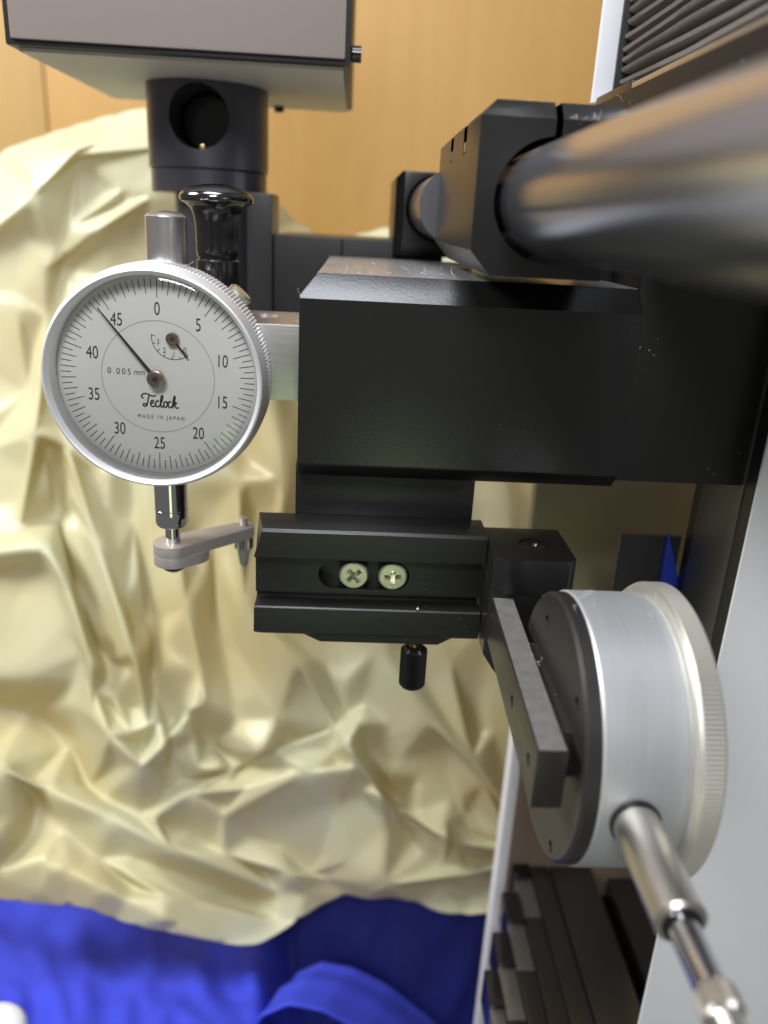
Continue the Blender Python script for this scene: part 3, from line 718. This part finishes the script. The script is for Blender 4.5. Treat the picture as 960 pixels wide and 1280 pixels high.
# script word mark drawn as pen strokes
STROKES = [
    [(0.12, 1.2), (-0.08, 1.32), (-0.12, 1.6), (0.1, 1.88), (0.5, 1.92), (0.95, 1.7), (1.3, 1.62), (1.62, 1.78)],
    [(0.78, 1.72), (0.66, 1.2), (0.56, 0.55), (0.4, 0.1), (0.16, 0.02), (0.02, 0.25), (0.18, 0.42), (0.45, 0.3)],
    [(0.92, 0.5), (1.2, 0.62), (1.3, 0.85), (1.16, 1.0), (0.98, 0.75), (0.96, 0.3), (1.12, 0.05), (1.35, 0.12), (1.52, 0.35)],
    [(1.92, 0.82), (1.78, 0.98), (1.58, 0.75), (1.54, 0.3), (1.7, 0.04), (1.92, 0.12), (2.12, 0.4)],
    [(2.02, 0.25), (2.3, 1.0), (2.42, 1.6), (2.32, 1.82), (2.2, 1.5), (2.14, 0.7), (2.18, 0.15), (2.34, 0.06), (2.5, 0.3)],
    [(2.78, 0.95), (2.56, 0.75), (2.54, 0.25), (2.72, 0.04), (2.92, 0.3), (2.92, 0.75), (2.76, 0.96), (2.9, 0.8), (3.1, 0.85)],
    [(3.42, 0.82), (3.28, 0.98), (3.1, 0.75), (3.07, 0.3), (3.22, 0.04), (3.44, 0.14), (3.6, 0.4)],
    [(3.55, 0.3), (3.8, 1.1), (3.9, 1.65), (3.8, 1.8), (3.7, 1.4), (3.62, 0.6), (3.58, 0.0)],
    [(3.62, 0.5), (3.86, 0.9), (4.02, 0.82), (3.92, 0.6), (3.72, 0.5), (3.95, 0.2), (4.12, 0.02), (4.3, 0.2)],
]
bm = B(); SCL = 1.92
def catmull(P, n=7):
    P = [Vector((a, b)) for a, b in P]; out = []
    for i in range(len(P)-1):
        p0, p1, p2, p3 = P[max(i-1, 0)], P[i], P[i+1], P[min(i+2, len(P)-1)]
        for k in range(n):
            t = k/n
            out.append(0.5*((2*p1)+(p2-p0)*t+(2*p0-5*p1+4*p2-p3)*t*t+(3*p1-p0-3*p2+p3)*t**3))
    return out+[P[-1]]
for i, s in enumerate(STROKES):
    pts = [dxy((q.x-2.1)*SCL+0.35, (q.y-0.5)*SCL*0.82-6.2, DY-0.05-0.004*i) for q in catmull(s)]
    ribbon(bm, pts, 0.34)
finish(bm, 'word_mark', M['print'], df, smooth=None)

# small counter dial
q = at(215, 424, 184.6); HX, HZ = q.x, q.z
cs = at(217, 422, DY)
bm = B(); ribbon(bm, [Vector((cs.x+5.0*math.cos(math.radians(d)), DY-0.06, cs.z+5.0*math.sin(math.radians(d)))) for d in range(174, 312, 3)], 0.16)
for k in range(7):
    d = math.radians(176+k*22)
    ribbon(bm, [Vector((cs.x+5.0*math.cos(d), DY-0.066, cs.z+5.0*math.sin(d))), Vector((cs.x+(4.4 if k % 2 else 4.2)*math.cos(d), DY-0.066, cs.z+(4.4 if k % 2 else 4.2)*math.sin(d)))], 0.16)
finish(bm, 'counter_arc', M['print'], df, smooth=None)
for s_, px, py in (('3', 197.5, 427), ('2', 205.5, 437.5), ('1', 217.5, 443), ('0', 231, 438)):
    g = at(px, py, DY); rx, rz = g.x-DC[0], g.z-DC[1]
    c, s = math.cos(DROT), math.sin(DROT)
    text(s_, rx*c-rz*s, rx*s+rz*c, 1.25, 'counter_numeral', 0.8)
def pointer(name, base, tip, wb, wt, y, m, hub_r, parent):
    bm = B(); d = (tip-base).normalized(); n = Vector((-d.z, 0, d.x))
    vs = []
    for dy in (0, 0.25):
        vs.append([bm.verts.new(Vector((k.x, y+dy, k.z))) for k in (base+n*wb/2, base-n*wb/2, tip-n*wt/2, tip+n*wt/2)])
    bm.faces.new(vs[0]); bm.faces.new(vs[1][::-1])
    for i in range(4): bm.faces.new((vs[0][i], vs[0][(i+1) % 4], vs[1][(i+1) % 4], vs[1][i]))
    p = finish(bm, name, M[m], parent, smooth=None)
    bm = lathe(B(), [(0, y-0.35), (hub_r*0.3, y-0.35), (hub_r*0.34, y-0.55), (hub_r*0.85, y-0.6), (hub_r, y-0.45), (hub_r, y+0.7), (hub_r*0.6, y+0.8), (hub_r*0.6, DY), (0, DY)], (base.x, base.z), 'Y', 40)
    finish(bm, 'pointer_hub', M['copper'], p)
    finish(lathe(B(), [(0, y-0.42), (hub_r*0.26, y-0.42), (hub_r*0.26, y-0.3), (0, y-0.3)], (base.x, base.z), 'Y', 16), 'pivot_pin', M['pointer'], p)
hub = at(194.2, 474, 183.4); tip = at(121.5, 384.5, 183.8)
pointer('pointer', Vector((hub.x, 0, hub.z)), Vector((tip.x, 0, tip.z)), 0.85, 0.22, 183.6, 'pointer', 1.95, lgz)
tip = at(234, 447.5, 184.8)
pointer('counter_pointer', Vector((HX, 0, HZ)), Vector((tip.x, 0, tip.z)), 0.55, 0.4, 184.8, 'pointer', 1.4, lgz)

SA = (-44.7, 194)
finish(lathe(B(), [(0, -55), (4.15, -55), (4.15, -71.4), (4.05, -71.5), (4.15, -71.6), (4.15, -75.2), (3.7, -76), (0, -76)], SA, 'Z', 56), 'stem', M['chrome'], lgz)
finish(lathe(B(), [(0, -75), (1.85, -75), (1.85, -82), (0, -82)], SA, 'Z', 32), 'spindle', M['chrome'], lgz)
finish(lathe(B(), [(0, -0.2), (2, -0.4), (3.6, -0.85), (4.4, -1.3), (4.6, -1.5), (4.6, -16), (0, -16)], (-43.2, 194), 'Z', 56), 'plunger_cap', M['steel'], lgz, smooth=30)
bm = lathe(B(), [(0, 0), (2.4, 0), (3.0, -0.5), (3.0, -1.6), (0, -1.6)], (0, 0), 'Z', 32)
R_ = Matrix.Rotation(math.radians(42), 4, 'Y'); T_ = Matrix.Translation(Vector((-26.6, 197.5, -17.4)))
bmesh.ops.transform(bm, matrix=T_ @ R_, verts=bm.verts[:])
finish(bm, 'clamp_screw', M['zinc'], lgz)
# contact arm clamped on the spindle
def capsule(c0, r0, c1, r1, n=14):
    d = Vector((c1[0]-c0[0], c1[1]-c0[1])); a0 = math.atan2(d.y, d.x)
    pts = [(c0[0]+r0*math.cos(a0+math.pi/2+math.pi*k/n), c0[1]+r0*math.sin(a0+math.pi/2+math.pi*k/n)) for k in range(n+1)]
    pts += [(c1[0]+r1*math.cos(a0-math.pi/2+math.pi*k/n), c1[1]+r1*math.sin(a0-math.pi/2+math.pi*k/n)) for k in range(n+1)]
    return pts
AE = (-28.2, 207.4)
arm = finish(bev(prism(B(), capsule(SA, 5.0, AE, 2.9), 'Z', -83.9, -80.8), 0.25, 2, 40), 'contact_arm', M['arm'], lgz)
finish(bev(prism(B(), capsule(SA, 5.03, (-40.6, 196.8), 4.6), 'Z', -86.6, -83.8), 0.25, 2, 40), 'arm_boss', M['arm'], arm)
finish(lathe(B(), [(0, -86.5), (3.0, -86.5), (2.8, -87.6), (1.8, -88.4), (0, -88.5)], (SA[0]+0.2, SA[1]-1), 'Z', 28), 'clamp_nut', M['black_gloss'], arm)
th = []
for k in range(7): th += [(1.15, -78.6-k*0.4), (0.9, -78.8-k*0.4)]
finish(lathe(B(), [(0, -78.4)]+th+[(0, -82)], AE, 'Z', 20), 'set_screw', M['arm'], arm)
finish(lathe(B(), [(0, -83.8), (2.3, -83.8), (2.45, -84.2), (2.45, -87.4), (2.0, -87.6), (1.3, -92.2), (0.7, -93.2), (0, -93.4)], AE, 'Z', 36, ((2, 3), 0.16)), 'contact_point', M['satin_steel'], arm, smooth=30)

# ------------------------------------------------------------------ lint
bm = B(); rnd = random.Random(3)
def fibre(p, L_, r=0.035):
    pts = [Vector(p)]; d = Vector((rnd.uniform(-1, 1), rnd.uniform(-0.6, 0.2), rnd.uniform(0.1, 1))).normalized()
    for k in range(7):
        d = (d+Vector((rnd.uniform(-.6, .6), rnd.uniform(-.6, .6), rnd.uniform(-.6, .6)))).normalized()
        pts.append(pts[-1]+d*L_/7)
    tube(bm, pts, r, 4)
for i in range(7): fibre((rnd.uniform(-45, -32), 188, -12.2+rnd.uniform(-0.5, 0.4)-0.012*i), rnd.uniform(1.5, 3.5))
for i in range(26): fibre((rnd.uniform(-8, 24), rnd.uniform(181, 225), -11.3), rnd.uniform(0.8, 2.5))
for i in range(10): fibre((-12, rnd.uniform(180.5, 183), rnd.uniform(-26, -16)), rnd.uniform(0.8, 1.8))
for i in range(22): fibre((rnd.uniform(30, 36), rnd.uniform(164, 210), 22.3), rnd.uniform(0.6, 2.2))
for i in range(16): fibre((rnd.uniform(41.5, 60), 134+rnd.uniform(-5, 5), -65.7), rnd.uniform(1, 3))
for i in range(5): fibre((39.4, rnd.uniform(140, 168), -82), rnd.uniform(0.8, 2.2), 0.022)
for i in range(14): fibre((62.6, rnd.uniform(130, 236), rnd.uniform(10, 30)), rnd.uniform(1, 3))
for i in range(10): fibre((rnd.uniform(38, 44), 161.9, 19.6), rnd.uniform(0.6, 1.6))
o = finish(bm, 'lint', M['lint'], smooth=None, base=(0, 180, -20))
o['kind'] = 'stuff'; o['label'] = 'fine pale lint fibres clinging to the metal edges'; o['category'] = 'lint'
